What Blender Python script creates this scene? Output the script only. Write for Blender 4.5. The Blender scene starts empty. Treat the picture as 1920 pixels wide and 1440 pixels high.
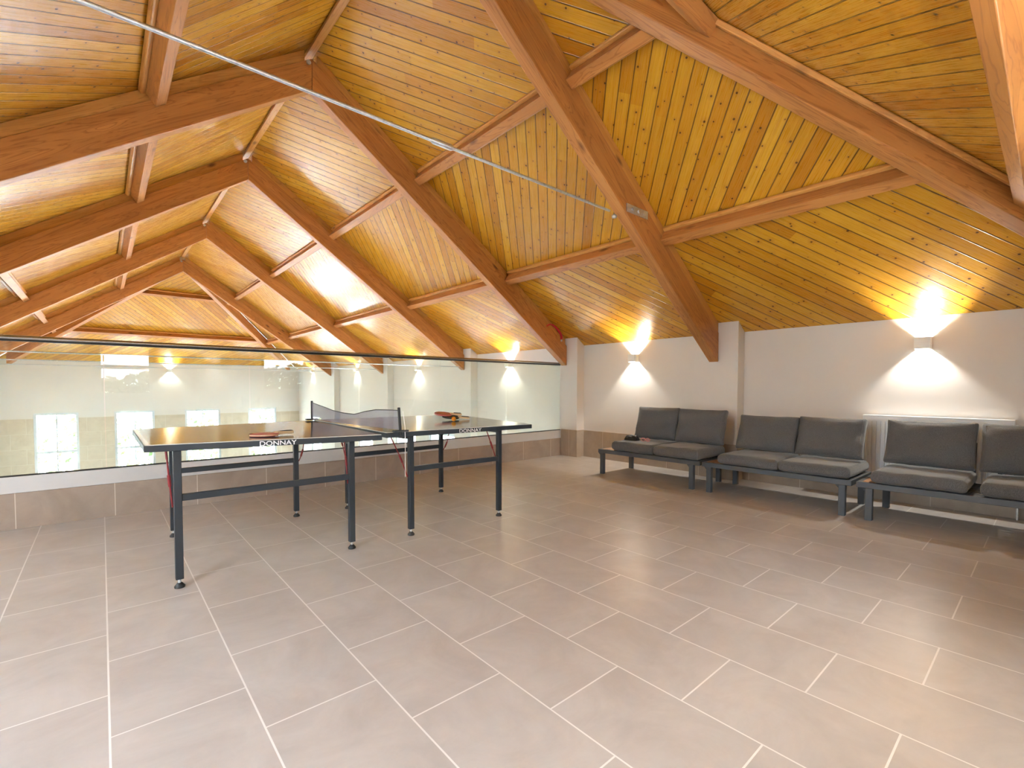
import bpy, bmesh, math, random
from mathutils import Vector, Matrix
R_ = random.Random(7)
C = bpy.context.scene.collection
SC = bpy.context.scene

# ------------------------------------------------------------------ key dimensions (metres)
XR, XW, XP, XL = 1.644, 5.556, 5.393, -2.268       # ridge, right wall face, right pillar face, left wall face
XPL = 2*XR - XP
ZC, ZW, SL = 4.43, 1.69, 0.70                      # ridge height of the boarding, eave height, slope
YB, YN, YF = 5.03, -0.35, 18.55                    # gallery edge, near wall, far wall
YA, YNE = 2.77, -0.66                              # near end of the ridge, near eave line
YA2 = 14.75                                        # far end of the ridge
ZFE = 1.80                                         # far eave
ZH = -2.40                                         # floor of the lower hall
SN = (ZC-ZW)/(YA-YNE)
SF = (ZC-ZFE)/(YF-YA2)

# ------------------------------------------------------------------ material helpers
def new_mat(name):
    m = bpy.data.materials.new(name); m.use_nodes = True
    nt = m.node_tree; nt.nodes.clear()
    out = nt.nodes.new('ShaderNodeOutputMaterial')
    return m, nt, out
class NT:
    def __init__(s, nt): s.nt = nt
    def n(s, t, **k):
        o = s.nt.nodes.new(t)
        for a, b in k.items(): setattr(o, a, b)
        return o
    def l(s, a, b): s.nt.links.new(a, b)
    def val(s, sock, v):
        if hasattr(v, 'is_linked') or isinstance(v, bpy.types.NodeSocket): s.l(v, sock)
        else: sock.default_value = v
    def math(s, op, a, b=None, c=None, clamp=False):
        o = s.n('ShaderNodeMath', operation=op); o.use_clamp = clamp
        s.val(o.inputs[0], a)
        if b is not None: s.val(o.inputs[1], b)
        if c is not None: s.val(o.inputs[2], c)
        return o.outputs[0]
    def mix(s, f, a, b, mode='MIX'):
        o = s.n('ShaderNodeMix', data_type='RGBA', blend_type=mode)
        s.val(o.inputs[0], f)
        for i, v in ((6, a), (7, b)):
            if isinstance(v, tuple): o.inputs[i].default_value = (*v, 1) if len(v) == 3 else v
            else: s.l(v, o.inputs[i])
        return o.outputs[2]
    def ramp(s, f, stops, interp='LINEAR'):
        o = s.n('ShaderNodeValToRGB'); cr = o.color_ramp; cr.interpolation = interp
        while len(cr.elements) < len(stops): cr.elements.new(0.5)
        for e, (p, c) in zip(cr.elements, stops):
            e.position = p; e.color = (*c, 1) if len(c) == 3 else c
        s.val(o.inputs[0], f)
        return o.outputs[0]
    def comb(s, x, y, z):
        o = s.n('ShaderNodeCombineXYZ')
        for i, v in enumerate((x, y, z)): s.val(o.inputs[i], v)
        return o.outputs[0]
    def noise(s, vec, scale, detail=4, rough=.55, dist=0):
        o = s.n('ShaderNodeTexNoise'); o.inputs['Scale'].default_value = scale
        o.inputs['Detail'].default_value = detail; o.inputs['Roughness'].default_value = rough
        o.inputs['Distortion'].default_value = dist
        if vec is not None: s.l(vec, o.inputs['Vector'])
        return o.outputs[0]
    def bump(s, h, strength, dist=.01):
        o = s.n('ShaderNodeBump'); o.inputs['Strength'].default_value = strength
        o.inputs['Distance'].default_value = dist; s.l(h, o.inputs['Height'])
        return o.outputs[0]
    def principled(s, out, col, rough=.5, normal=None, metal=0., spec=.5, coat=0., coat_rough=.1):
        p = s.n('ShaderNodeBsdfPrincipled')
        if isinstance(col, tuple): p.inputs['Base Color'].default_value = (*col, 1)
        else: s.l(col, p.inputs['Base Color'])
        s.val(p.inputs['Roughness'], rough)
        p.inputs['Metallic'].default_value = metal
        p.inputs['Specular IOR Level'].default_value = spec
        p.inputs['Coat Weight'].default_value = coat
        p.inputs['Coat Roughness'].default_value = coat_rough
        if normal is not None: s.l(normal, p.inputs['Normal'])
        s.l(p.outputs[0], out.inputs[0])
        return p
def obj_coord(t): return t.n('ShaderNodeTexCoord').outputs['Object']

def mat_plain(name, col, rough=.5, metal=0., spec=.5, var=.06, scale=6., bump=0.):
    m, nt, out = new_mat(name); t = NT(nt)
    v = obj_coord(t)
    n = t.noise(v, scale, 5)
    c = t.ramp(n, [(.3, tuple(x*(1-var) for x in col)), (.7, tuple(min(1, x*(1+var)) for x in col))])
    nm = t.bump(t.noise(v, scale*25, 3), bump, .002) if bump else None
    t.principled(out, c, rough, nm, metal, spec)
    return m

def mat_boards(name):
    m, nt, out = new_mat(name); t = NT(nt)
    uv = t.n('ShaderNodeTexCoord').outputs['UV']
    sp = t.n('ShaderNodeSeparateXYZ'); t.l(uv, sp.inputs[0])
    u, v = sp.outputs[0], sp.outputs[1]
    W = .105
    q = t.math('DIVIDE', v, W)
    pl = t.math('FLOOR', q); fr = t.math('FRACT', q)
    wn = t.n('ShaderNodeTexWhiteNoise', noise_dimensions='1D'); t.l(pl, wn.inputs['W'])
    rnd = wn.outputs['Value']
    # long board lengths: a butt joint shifts the tone now and then
    seg = t.math('FLOOR', t.math('ADD', t.math('DIVIDE', u, 2.7), t.math('MULTIPLY', rnd, 9.0)))
    wn2 = t.n('ShaderNodeTexWhiteNoise', noise_dimensions='2D'); t.l(t.comb(pl, seg, 0), wn2.inputs['Vector'])
    tone = wn2.outputs['Value']
    gu = t.math('ADD', t.math('MULTIPLY', u, .9), t.math('MULTIPLY', rnd, 53.))
    grain = t.noise(t.comb(gu, t.math('MULTIPLY', v, 34.), t.math('MULTIPLY', rnd, 20.)), 1.6, 6, .6, .6)
    fine = t.noise(t.comb(t.math('MULTIPLY', gu, 3.), t.math('MULTIPLY', v, 160.), 0.), 1.5, 3, .6)
    base = t.ramp(tone, [(0, (.42, .160, .007)), (.22, (.54, .240, .013)), (.6, (.60, .300, .020)), (.85, (.67, .355, .032)), (1, (.50, .205, .010))])
    c = t.mix(t.math('MULTIPLY', t.ramp(grain, [(.42, (0, 0, 0)), (.68, (1, 1, 1))]), .42), base, (.42, .145, .010))
    c = t.mix(t.math('MULTIPLY', fine, .25), c, (.48, .20, .016))
    # knots
    kv = t.comb(t.math('ADD', t.math('MULTIPLY', u, 6.), t.math('MULTIPLY', rnd, 31.)),
                t.math('ADD', t.math('MULTIPLY', pl, 5.17), t.math('MULTIPLY', fr, .68)), 0.)
    vo = t.n('ShaderNodeTexVoronoi', voronoi_dimensions='2D', feature='F1'); t.l(kv, vo.inputs['Vector'])
    vo.inputs['Scale'].default_value = 1.
    csp = t.n('ShaderNodeSeparateColor'); t.l(vo.outputs['Color'], csp.inputs[0])
    size = t.math('MULTIPLY_ADD', csp.outputs[0], .055, .022)
    dd = t.math('DIVIDE', vo.outputs['Distance'], size)
    knot = t.ramp(dd, [(0, (1, 1, 1)), (.55, (1, 1, 1)), (.95, (0, 0, 0))])
    halo = t.ramp(t.math('DIVIDE', dd, 4.), [(0, (1, 1, 1)), (.9, (0, 0, 0))])
    c = t.mix(t.math('MULTIPLY', halo, .45), c, (.36, .12, .02))
    c = t.mix(t.math('MULTIPLY', knot, .9), c, (.055, .016, .006))
    # tongue-and-groove joints
    e = t.math('ABSOLUTE', t.math('SUBTRACT', fr, .5))
    gr = t.ramp(e, [(.440, (0, 0, 0)), (.475, (1, 1, 1))])
    c = t.mix(t.math('MULTIPLY', gr, .82), c, (.07, .025, .008))
    h = t.math('SUBTRACT', t.math('MULTIPLY', grain, .12), gr)
    nm = t.bump(h, .5, .006)
    t.principled(out, c, t.math('MULTIPLY_ADD', fine, .12, .22), nm, spec=.55, coat=.2, coat_rough=.2)
    return m

def mat_timber(name, dark, light, ring, rough=.38):
    m, nt, out = new_mat(name); t = NT(nt)
    v = obj_coord(t)
    oi = t.n('ShaderNodeObjectInfo')
    mp = t.n('ShaderNodeMapping'); t.l(v, mp.inputs['Vector'])
    mp.inputs['Scale'].default_value = (.8, 9., 9.)
    off = t.comb(t.math('MULTIPLY', oi.outputs['Random'], 30.), t.math('MULTIPLY', oi.outputs['Random'], 11.), 0.)
    t.l(off, mp.inputs['Location'])
    n1 = t.noise(mp.outputs[0], 1., 4, .5, 1.2)
    n2 = t.noise(mp.outputs[0], 7., 4, .6, .4)
    rings = t.math('FRACT', t.math('MULTIPLY', n1, 9.))
    c = t.ramp(n1, [(.3, dark), (.7, light)])
    c = t.mix(t.math('MULTIPLY', t.ramp(rings, [(0, (1, 1, 1)), (.16, (0, 0, 0)), (.8, (0, 0, 0)), (1, (1, 1, 1))]), .6), c, ring)
    c = t.mix(t.math('MULTIPLY', n2, .35), c, ring)
    mk = t.n('ShaderNodeMapping'); t.l(v, mk.inputs['Vector']); mk.inputs['Scale'].default_value = (1.5, 4., 4.)
    t.l(off, mk.inputs['Location'])
    vo = t.n('ShaderNodeTexVoronoi', voronoi_dimensions='3D'); t.l(mk.outputs[0], vo.inputs['Vector']); vo.inputs['Scale'].default_value = 1.
    kn = t.ramp(vo.outputs['Distance'], [(.04, (1, 1, 1)), (.12, (0, 0, 0))])
    c = t.mix(t.math('MULTIPLY', kn, .8), c, (.09, .022, .008))
    t.principled(out, c, rough, t.bump(n2, .12, .003), spec=.45)
    return m

def mat_tile(name, bw, rh, ox, oy, c1, c2, mortar, axes, rough=.32, msize=.003, off=.5):
    """axes: which object-space axes feed the tile length and the row direction"""
    m, nt, out = new_mat(name); t = NT(nt)
    v = obj_coord(t)
    sp = t.n('ShaderNodeSeparateXYZ'); t.l(v, sp.inputs[0])
    a = t.math('SUBTRACT', sp.outputs[axes[0]], ox); b = t.math('SUBTRACT', sp.outputs[axes[1]], oy)
    br = t.n('ShaderNodeTexBrick'); br.offset = off; br.offset_frequency = 2; br.squash = 1
    t.l(t.comb(a, b, 0.), br.inputs['Vector'])
    br.inputs['Scale'].default_value = 1; br.inputs['Mortar Size'].default_value = msize
    br.inputs['Mortar Smooth'].default_value = .1; br.inputs['Bias'].default_value = 0
    br.inputs['Brick Width'].default_value = bw; br.inputs['Row Height'].default_value = rh
    br.inputs['Color1'].default_value = (0, 0, 0, 1); br.inputs['Color2'].default_value = (1, 1, 1, 1)
    br.inputs['Mortar'].default_value = (.5, .5, .5, 1)
    tid = br.outputs['Color']; mor = br.outputs['Fac']
    shift = t.n('ShaderNodeVectorMath', operation='ADD'); t.l(v, shift.inputs[0])
    sc = t.n('ShaderNodeVectorMath', operation='SCALE'); t.l(tid, sc.inputs[0]); sc.inputs['Scale'].default_value = 7.
    t.l(sc.outputs[0], shift.inputs[1])
    n1 = t.noise(shift.outputs[0], 3.2, 7, .62, .8)
    n2 = t.noise(shift.outputs[0], 26., 5, .6, .3)
    mp = t.n('ShaderNodeMapping'); t.l(shift.outputs[0], mp.inputs['Vector']); mp.inputs['Scale'].default_value = (2.2, 9., 9.)
    n3 = t.noise(mp.outputs[0], 1.6, 6, .62, 1.4)
    c = t.ramp(n1, [(.34, c1), (.66, c2)])
    c = t.mix(t.math('MULTIPLY', t.ramp(n3, [(.5, (0, 0, 0)), (.78, (1, 1, 1))]), .16), c, tuple(x*.84 for x in c1))
    c = t.mix(t.math('MULTIPLY', t.ramp(n2, [(.5, (0, 0, 0)), (.75, (1, 1, 1))]), .10), c, tuple(min(1, x*1.18) for x in c2))
    c = t.mix(mor, c, mortar)
    r = t.math('MULTIPLY_ADD', mor, .35, t.math('MULTIPLY_ADD', n2, .06, rough-.03))
    h = t.math('SUBTRACT', t.math('MULTIPLY', n1, .01), mor)
    t.principled(out, c, r, t.bump(h, .22, .003), spec=.45)
    return m

def mat_glass(name, tint):
    m, nt, out = new_mat(name); t = NT(nt)
    lw = t.n('ShaderNodeLayerWeight'); lw.inputs['Blend'].default_value = .5
    f = t.math('MULTIPLY_ADD', t.math('POWER', lw.outputs['Facing'], 4.5), .93, .026, clamp=True)
    tr = t.n('ShaderNodeBsdfTransparent'); tr.inputs[0].default_value = (*tint, 1)
    gl = t.n('ShaderNodeBsdfAnisotropic') if False else t.n('ShaderNodeBsdfGlossy')
    gl.inputs['Roughness'].default_value = 0.0; gl.inputs['Color'].default_value = (1, 1, 1, 1)
    mx = t.n('ShaderNodeMixShader'); t.l(f, mx.inputs[0]); t.l(tr.outputs[0], mx.inputs[1]); t.l(gl.outputs[0], mx.inputs[2])
    t.l(mx.outputs[0], out.inputs[0])
    return m

def mat_fabric(name, c1, c2):
    m, nt, out = new_mat(name); t = NT(nt)
    v = obj_coord(t)
    mp = t.n('ShaderNodeMapping'); t.l(v, mp.inputs['Vector']); mp.inputs['Scale'].default_value = (1, 1, .35)
    n = t.noise(mp.outputs[0], 330., 3, .7)
    n0 = t.noise(v, 9., 4, .6)
    c = t.ramp(n, [(.32, c1), (.68, c2)])
    c = t.mix(t.math('MULTIPLY', n0, .25), c, tuple(x*.7 for x in c1))
    wr = t.noise(v, 14., 3, .5, 1.2)
    h = t.math('ADD', t.math('MULTIPLY', n, .15), t.math('MULTIPLY', wr, 1.))
    p = t.principled(out, c, .92, t.bump(h, .35, .008), spec=.2)
    p.inputs['Sheen Weight'].default_value = .25
    return m

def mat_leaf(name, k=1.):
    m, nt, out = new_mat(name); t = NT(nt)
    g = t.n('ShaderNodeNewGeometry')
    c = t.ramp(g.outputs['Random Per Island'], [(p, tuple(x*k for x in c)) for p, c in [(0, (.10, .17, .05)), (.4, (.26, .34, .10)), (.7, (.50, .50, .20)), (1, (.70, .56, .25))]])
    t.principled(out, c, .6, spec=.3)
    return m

def mat_tabletop(name):
    m, nt, out = new_mat(name); t = NT(nt)
    uv = t.n('ShaderNodeTexCoord').outputs['UV']
    sp = t.n('ShaderNodeSeparateXYZ'); t.l(uv, sp.inputs[0])
    ex = t.math('MINIMUM', sp.outputs[0], 99.)
    # uv = (distance from end line, distance from side line) in metres
    ln = t.math('MAXIMUM', t.math('LESS_THAN', sp.outputs[0], .02), t.math('LESS_THAN', sp.outputs[1], .014))
    n = t.noise(uv, 60., 3)
    base = t.ramp(n, [(.3, (.018, .022, .026)), (.7, (.030, .034, .038))])
    c = t.mix(ln, base, (.74, .74, .70))
    p = t.principled(out, c, .11, spec=.5); p.inputs['IOR'].default_value = 2.1
    return m

M = {}
M['boards'] = mat_boards('varnished_pine_boards')
M['beam'] = mat_timber('stained_pine_timber', (.42, .165, .040), (.60, .260, .068), (.24, .070, .016))
M['moulding'] = mat_timber('pine_moulding', (.52, .23, .05), (.68, .34, .09), (.36, .14, .03))
M['plaster'] = mat_plain('warm_white_plaster', (.705, .672, .635), .75, var=.02, scale=1.5, spec=.25, bump=.05)
M['white_paint'] = mat_plain('white_gloss_paint', (.66, .68, .70), .35, var=.02)
M['upvc'] = mat_plain('white_window_frame', (.66, .69, .73), .3, var=.02)
M['floor'] = mat_tile('floor_tiles', .5205, .3652, 1.842, -.369, (.420, .386, .365), (.505, .472, .452), (.74, .72, .70), (1, 0), rough=.30)
M['skirt_y'] = mat_tile('wall_tiles_side', .5205, .60, .18, -.1, (.36, .29, .225), (.45, .37, .295), (.62, .56, .50), (1, 2), rough=.4, off=0)
M['skirt_x'] = mat_tile('wall_tiles_front', .566, .60, .064, -.1, (.34, .275, .225), (.42, .345, .29), (.66, .60, .54), (0, 2), rough=.4, off=0)
M['dado'] = mat_tile('hall_wall_tiles', .62, .42, -1.9, -1.95, (.54, .46, .35), (.62, .54, .42), (.70, .66, .58), (0, 2), rough=.4)
M['glass'] = mat_glass('clear_glass', (.925, .975, .945))
M['pane'] = mat_glass('window_glass', (.98, .99, .985))
M['steel'] = mat_plain('dark_brushed_steel', (.40, .39, .37), .25, 1., var=.05, scale=30)
M['galv'] = mat_plain('galvanised_steel', (.62, .64, .66), .38, .85, var=.15, scale=60, bump=.2)
M['blue_steel'] = mat_plain('blue_black_painted_steel', (.020, .026, .034), .38, var=.1)
M['table'] = mat_tabletop('glossy_dark_tabletop')
M['bench_metal'] = mat_plain('charcoal_aluminium', (.072, .082, .096), .45, var=.08)
M['teak'] = mat_timber('teak_slats', (.33, .16, .06), (.46, .25, .10), (.18, .07, .025), .5)
M['fabric'] = mat_fabric('grey_woven_fabric', (.068, .070, .073), (.175, .176, .180))
M['sconce'] = mat_plain('white_lamp_body', (.78, .81, .80), .5, var=.02)
M['radiator'] = mat_plain('white_enamel', (.82, .85, .88), .3, var=.02)
M['black'] = mat_plain('black_plastic', (.012, .012, .013), .45, var=.2)
M['red'] = mat_plain('red_rubber', (.42, .03, .03), .3, var=.15)
M['red_metal'] = mat_plain('red_painted_wire', (.20, .010, .014), .4, var=.1)
M['strap'] = mat_plain('red_strap_webbing', (.62, .025, .05), .6, var=.15, scale=60)
M['blade_wood'] = mat_plain('pale_plywood', (.66, .47, .27), .5, var=.12, scale=30)
M['orange'] = mat_plain('orange_ball', (.85, .32, .015), .4, var=.03)
M['pink'] = mat_plain('pink_plastic', (.66, .24, .25), .35, var=.1)
M['net'] = mat_plain('grey_net_cord', (.24, .23, .30), .8, var=.1)
M['white_cord'] = mat_plain('white_cord', (.75, .75, .72), .7, var=.05)
M['logo'] = mat_plain('white_print', (.80, .82, .84), .5, var=.01)
M['leaf'] = mat_leaf('garden_leaves')
M['leaf_dark'] = mat_leaf('evergreen_leaves', .12)
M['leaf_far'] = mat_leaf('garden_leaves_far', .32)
M['lawn'] = mat_plain('pale_gravel', (.48, .48, .47), .9, var=.15, scale=3)
M['concrete'] = mat_plain('pale_hall_floor', (.30, .34, .37), .6, var=.1)

# ------------------------------------------------------------------ mesh helpers
class MB:
    def __init__(s): s.v = []; s.f = []; s.sm = []
    def add(s, vs, fs, smooth=False):
        k = len(s.v); s.v += [Vector(p) for p in vs]
        s.f += [[i+k for i in f] for f in fs]; s.sm += [smooth]*len(fs)
        return s
    def box(s, lo, hi):
        x0, y0, z0 = lo; x1, y1, z1 = hi
        return s.add([(x0,y0,z0),(x1,y0,z0),(x1,y1,z0),(x0,y1,z0),(x0,y0,z1),(x1,y0,z1),(x1,y1,z1),(x0,y1,z1)],
                     [(0,3,2,1),(4,5,6,7),(0,1,5,4),(1,2,6,5),(2,3,7,6),(3,0,4,7)])
    def prism(s, bottom, top):
        n = len(bottom)
        return s.add(list(bottom)+list(top), [tuple(range(n-1,-1,-1)), tuple(range(n,2*n))] +
                     [(i,(i+1)%n,n+(i+1)%n,n+i) for i in range(n)])
    def bar(s, p, q, w, d, up=(0,0,1)):
        p, q = Vector(p), Vector(q); a = (q-p).normalized(); u = Vector(up)
        sd = a.cross(u).normalized(); u = sd.cross(a)
        o = [sd*w/2+u*d/2, -sd*w/2+u*d/2, -sd*w/2-u*d/2, sd*w/2-u*d/2]
        return s.prism([p+k for k in o], [q+k for k in o])
    def tube(s, pts, r, n=10, caps=True):
        pts = [Vector(p) for p in pts]; rings = []; prev = None
        for i, p in enumerate(pts):
            t = (pts[min(i+1,len(pts)-1)]-pts[max(i-1,0)]).normalized()
            if prev is None:
                ref = Vector((0,0,1)) if abs(t.z) < .9 else Vector((1,0,0))
                prev = t.cross(ref).normalized()
            prev = (prev - t*prev.dot(t)).normalized(); b = t.cross(prev)
            rr = r[i] if isinstance(r, (list, tuple)) else r
            rings.append([p+(prev*math.cos(a)+b*math.sin(a))*rr for a in [2*math.pi*k/n for k in range(n)]])
        vs = [v for g in rings for v in g]; fs = []
        for i in range(len(pts)-1):
            for k in range(n): fs.append((i*n+k, i*n+(k+1)%n, (i+1)*n+(k+1)%n, (i+1)*n+k))
        s.add(vs, fs, n > 5)
        if caps:
            s.add(rings[0], [tuple(range(n-1,-1,-1))]); s.add(rings[-1], [tuple(range(n))])
        return s
    def lathe(s, prof, center, n=24, axis='z'):
        cx, cy, cz = center; vs = []; fs = []
        for r, z in prof:
            for k in range(n):
                a = 2*math.pi*k/n; vs.append((cx+r*math.cos(a), cy+r*math.sin(a), cz+z))
        for i in range(len(prof)-1):
            for k in range(n): fs.append((i*n+k, i*n+(k+1)%n, (i+1)*n+(k+1)%n, (i+1)*n+k))
        s.add(vs, fs, True)
        s.add(vs[:n], [tuple(range(n-1,-1,-1))]); s.add(vs[-n:], [tuple(range(n))])
        return s
    def build(s, name, mat, parent=None, origin=None, rot=None, bevel=0, uv=None, fixn=True):
        if origin is None: origin = parent_loc(parent)
        origin = Vector(origin); R3 = (rot or Matrix.Identity(3)); Ri = R3.transposed()
        me = bpy.data.meshes.new(name)
        me.from_pydata([Ri @ (v-origin) for v in s.v], [], s.f)
        for p, sm in zip(me.polygons, s.sm): p.use_smooth = sm
        if uv:
            l = me.uv_layers.new(name='UVMap')
            for p in me.polygons:
                for li in p.loop_indices:
                    l.data[li].uv = uv(s.v[me.loops[li].vertex_index], p.index)
        if fixn:
            bm = bmesh.new(); bm.from_mesh(me); bmesh.ops.recalc_face_normals(bm, faces=bm.faces); bm.to_mesh(me); bm.free()
        me.materials.append(mat); me.update()
        o = bpy.data.objects.new(name, me); C.objects.link(o)
        if parent is not None: o.parent = parent
        o.matrix_basis = Matrix.Translation(origin - parent_loc(parent)) @ R3.to_4x4()
        if bevel:
            b = o.modifiers.new('bevel', 'BEVEL'); b.width = bevel; b.segments = 2; b.limit_method = 'ANGLE'
        return o
def parent_loc(p):
    v = Vector((0,0,0))
    while p is not None:
        v += p.matrix_basis.translation; p = p.parent
    return v
def root(name, loc, label, cat, group=None):
    o = bpy.data.objects.new(name, None); C.objects.link(o); o.location = loc
    o.empty_display_size = .1; o['label'] = label; o['category'] = cat
    if group: o['group'] = group
    return o
def tag(o, label, cat, group=None):
    o['label'] = label; o['category'] = cat
    if group: o['group'] = group
    return o
def struct(o, label=None, cat=None):
    o['kind'] = 'structure'
    if label: o['label'] = label
    if cat: o['category'] = cat
    return o
def copy_tree(o, parent=None):
    c = o.copy(); C.objects.link(c)
    if parent is not None: c.parent = parent
    for ch in list(o.children): copy_tree(ch, c)
    return c
def frame_from(ax, up):
    a = Vector(ax).normalized(); u = Vector(up); sd = u.cross(a).normalized(); u = a.cross(sd)
    return Matrix((a, sd, u)).transposed()
def beam(name, p, q, w, d, up, mat, parent=None, bevel=.004):
    p, q = Vector(p), Vector(q)
    return MB().bar(p, q, w, d, up).build(name, mat, parent, origin=(p+q)/2, rot=frame_from(q-p, up), bevel=bevel)

# ------------------------------------------------------------------ shell: floor, walls with openings
def wall(name, axis, c, thick, ur, vr, holes, mat, label, cat='wall'):
    """axis 'x' or 'y': plane axis=c, u = the other horizontal axis, v = z; thick is signed, away from the room"""
    us = sorted(set([ur[0], ur[1]]+[h for H in holes for h in H[:2]])); vs = sorted(set([vr[0], vr[1]]+[h for H in holes for h in H[2:]]))
    b = MB()
    P = (lambda u, v, k: (c+k, u, v)) if axis == 'x' else (lambda u, v, k: (u, c+k, v))
    for k in (0, thick):
        for i in range(len(us)-1):
            for j in range(len(vs)-1):
                um, vm = (us[i]+us[i+1])/2, (vs[j]+vs[j+1])/2
                if any(h[0] < um < h[1] and h[2] < vm < h[3] for h in holes): continue
                q = [P(us[i],vs[j],k), P(us[i+1],vs[j],k), P(us[i+1],vs[j+1],k), P(us[i],vs[j+1],k)]
                b.add(q, [(0,1,2,3)])
    rects = [(ur[0], ur[1], vr[0], vr[1])]+list(holes)
    for (a0,a1,b0,b1) in rects:
        cs = [(a0,b0),(a1,b0),(a1,b1),(a0,b1)]
        for i in range(4):
            (ua,va),(ub,vb) = cs[i], cs[(i+1)%4]
            b.add([P(ua,va,0),P(ub,vb,0),P(ub,vb,thick),P(ua,va,thick)], [(0,1,2,3)])
    bmv = b
    o = bmv.build(name, mat, fixn=False)
    me = o.data; bm = bmesh.new(); bm.from_mesh(me); bmesh.ops.remove_doubles(bm, verts=bm.verts, dist=1e-5)
    bmesh.ops.recalc_face_normals(bm, faces=bm.faces); bm.to_mesh(me); bm.free()
    return struct(o, label, cat)

far_wins = [(-1.45,-.52), (.27,1.24), (2.03,3.02), (3.86,4.77)]
FZ = (-1.90, .30)
side_wins = [(5.75,6.70), (8.22,9.25), (9.85,10.88), (12.20,13.16), (16.2,17.16)]
left_wins = [(5.75,6.45), (8.8,9.5), (12.4,13.1), (16.2,16.9)]
added_gal_wins = [(.80,1.75), (3.05,4.25)]  # out-of-view windows added to brighten the gallery with daylight
SZ = (-1.90, .06); LZ = (-1.90, .06); GZ = (.86, 1.60)
near_wins = [(-.06,.70,.88,1.89), (2.43,3.32,.95,1.89)]

struct(MB().box((XL,YN,-.30),(XW,YB+.10,0)).build('floor', M['floor']), 'pinkish beige tiled gallery floor in brick pattern', 'floor')
struct(MB().box((XL,YB+.12,ZH-.1),(XW,YF,ZH)).build('floor_lower', M['concrete']), 'floor of the hall below the gallery', 'floor')
wall('wall_right', 'x', XW, .25, (YN-.25,YF+.25), (ZH,ZW), [(a,b,*SZ) for a,b in side_wins], M['plaster'], 'cream right hand wall behind the grey benches')
wall('wall_left', 'x', XL, -.25, (YN-.25,YF+.25), (ZH,ZW), [(a,b,*LZ) for a,b in left_wins]+[(a,b,*GZ) for a,b in added_gal_wins], M['plaster'], 'cream left wall')
wall('wall_back', 'y', YF, .25, (XL,XW), (ZH,ZFE), [(a,b,*FZ) for a,b in far_wins], M['plaster'], 'cream far wall of the hall seen through the glass')
wall('wall_near', 'y', YN, -.25, (XL,XW), (-.3,1.93), near_wins, M['plaster'], 'cream wall behind the camera')
struct(MB().box((XL,YB-.05,ZH),(XW,YB+.10,-.30)).build('wall_front', M['plaster']), 'wall under the gallery edge', 'wall')
wall('baseboard_back', 'y', YF-.012, .011, (XL,XW), (ZH,.155), [(a,b,FZ[0],.155) for a,b in far_wins], M['dado'], 'beige stone tile dado on the far wall', 'wall tiles')
struct(MB().box((XW-.012,YN,0),(XW,YB,.40)).build('baseboard_right', M['skirt_y']), 'beige tile skirting on the right wall', 'wall tiles')

# low tiled upstand at the gallery edge with a white band on top
struct(MB().box((XL,YB,0),(XP-.001,YB+.09,.265)).build('baseboard_front', M['skirt_x']), 'beige tiled upstand along the gallery edge', 'wall tiles')
struct(MB().box((XL,YB+.012,.265),(XP-.001,YB+.09,.388)).build('trim_1', M['white_paint'], bevel=.003), 'white band on top of the tiled upstand', 'trim')

# pillars
TY = [2.562, 4.92, 7.63, 11.16, 14.74]           # faces of the roof trusses that look towards the gallery
TT = .11
pil = [(2.34,2.86), (4.714,5.24), (7.42,7.95), (10.95,11.48), (14.53,15.06)]
for (y0, y1) in pil:
    for sgn in (1, -1):
        xi, xo = (XP, XW) if sgn > 0 else (XPL, XL)
        zt_i = ZW + SL*abs(xo-xi) - .004
        z0 = 0 if y1 < YB+.3 else ZH
        b = MB(); 
        pts = [(xi,z0),(xo,z0),(xo,ZW-.004),(xi,zt_i)]
        b.prism([(x,y0,z) for x,z in pts],[(x,y1,z) for x,z in pts])
        p = struct(b.build('pillar', M['plaster']), 'cream wall pillar carrying a roof truss', 'pillar')
        if z0 == 0:
            yy1 = min(y1, YB-.001)
            b = MB().box((min(xi,xi-.008*sgn), y0-.008, 0),(max(xi,xi-.008*sgn), yy1, .405)).box((min(xi,xo),y0-.008,0),(max(xi,xo),y0,.405))
            b.build('tile_skirting', M['skirt_y'], p)

# ------------------------------------------------------------------ boarded ceiling
strips = []     # polygon (3D), origin, u-dir (horizontal), v-dir (down the slope), board angle in degrees
def clip(poly, i, lo, hi):
    def half(pl, f):
        out = []
        for a, b in zip(pl, pl[1:]+pl[:1]):
            fa, fb = f(a), f(b)
            if fa >= 0: out.append(a)
            if (fa >= 0) != (fb >= 0):
                t = fa/(fa-fb); out.append(tuple(a[k]+(b[k]-a[k])*t for k in (0,1)))
        return out
    return half(half(poly, lambda p: p[i]-lo), lambda p: hi-p[i])
def zright(x, y): return ZC - SL*(x-XR)
def zleft(x, y): return ZC - SL*(XR-x)
def znear(x, y): return ZC - SN*(YA-y)
def zfar(x, y): return ZC - SF*(y-YA2)
P1R, P2R, P1L, P2L = 2.90, 4.265, .33, -.985
XFC = XW-(ZFE-ZW)/SL; XFL = 2*XR-XFC
rp = [(XR,YA),(XW+.1,YNE-.09),(XW+.1,YF+.1),(XFC,YF),(XR,YA2)]
lp = [(2*XR-x, y) for x, y in rp]
for lo, hi, ang in ((XR,P1R,135),(P1R,P2R,52),(P2R,XW+.2,130)):
    strips.append((clip(rp,0,lo,hi), zright, (0,1), ang, lambda x,y: (y, (x-XR)*math.hypot(1,SL))))
for lo, hi, ang in ((P1L,XR,67),(P2L,P1L,119),(XL-.2,P2L,60)):
    strips.append((clip(lp,0,lo,hi), zleft, (0,1), ang, lambda x,y: (y, (XR-x)*math.hypot(1,SL))))
NY1, NY2 = 1.47, .112
npoly = [(XR,YA),(XW+.1,YNE-.09),(XL-.1,YNE-.09)]
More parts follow.
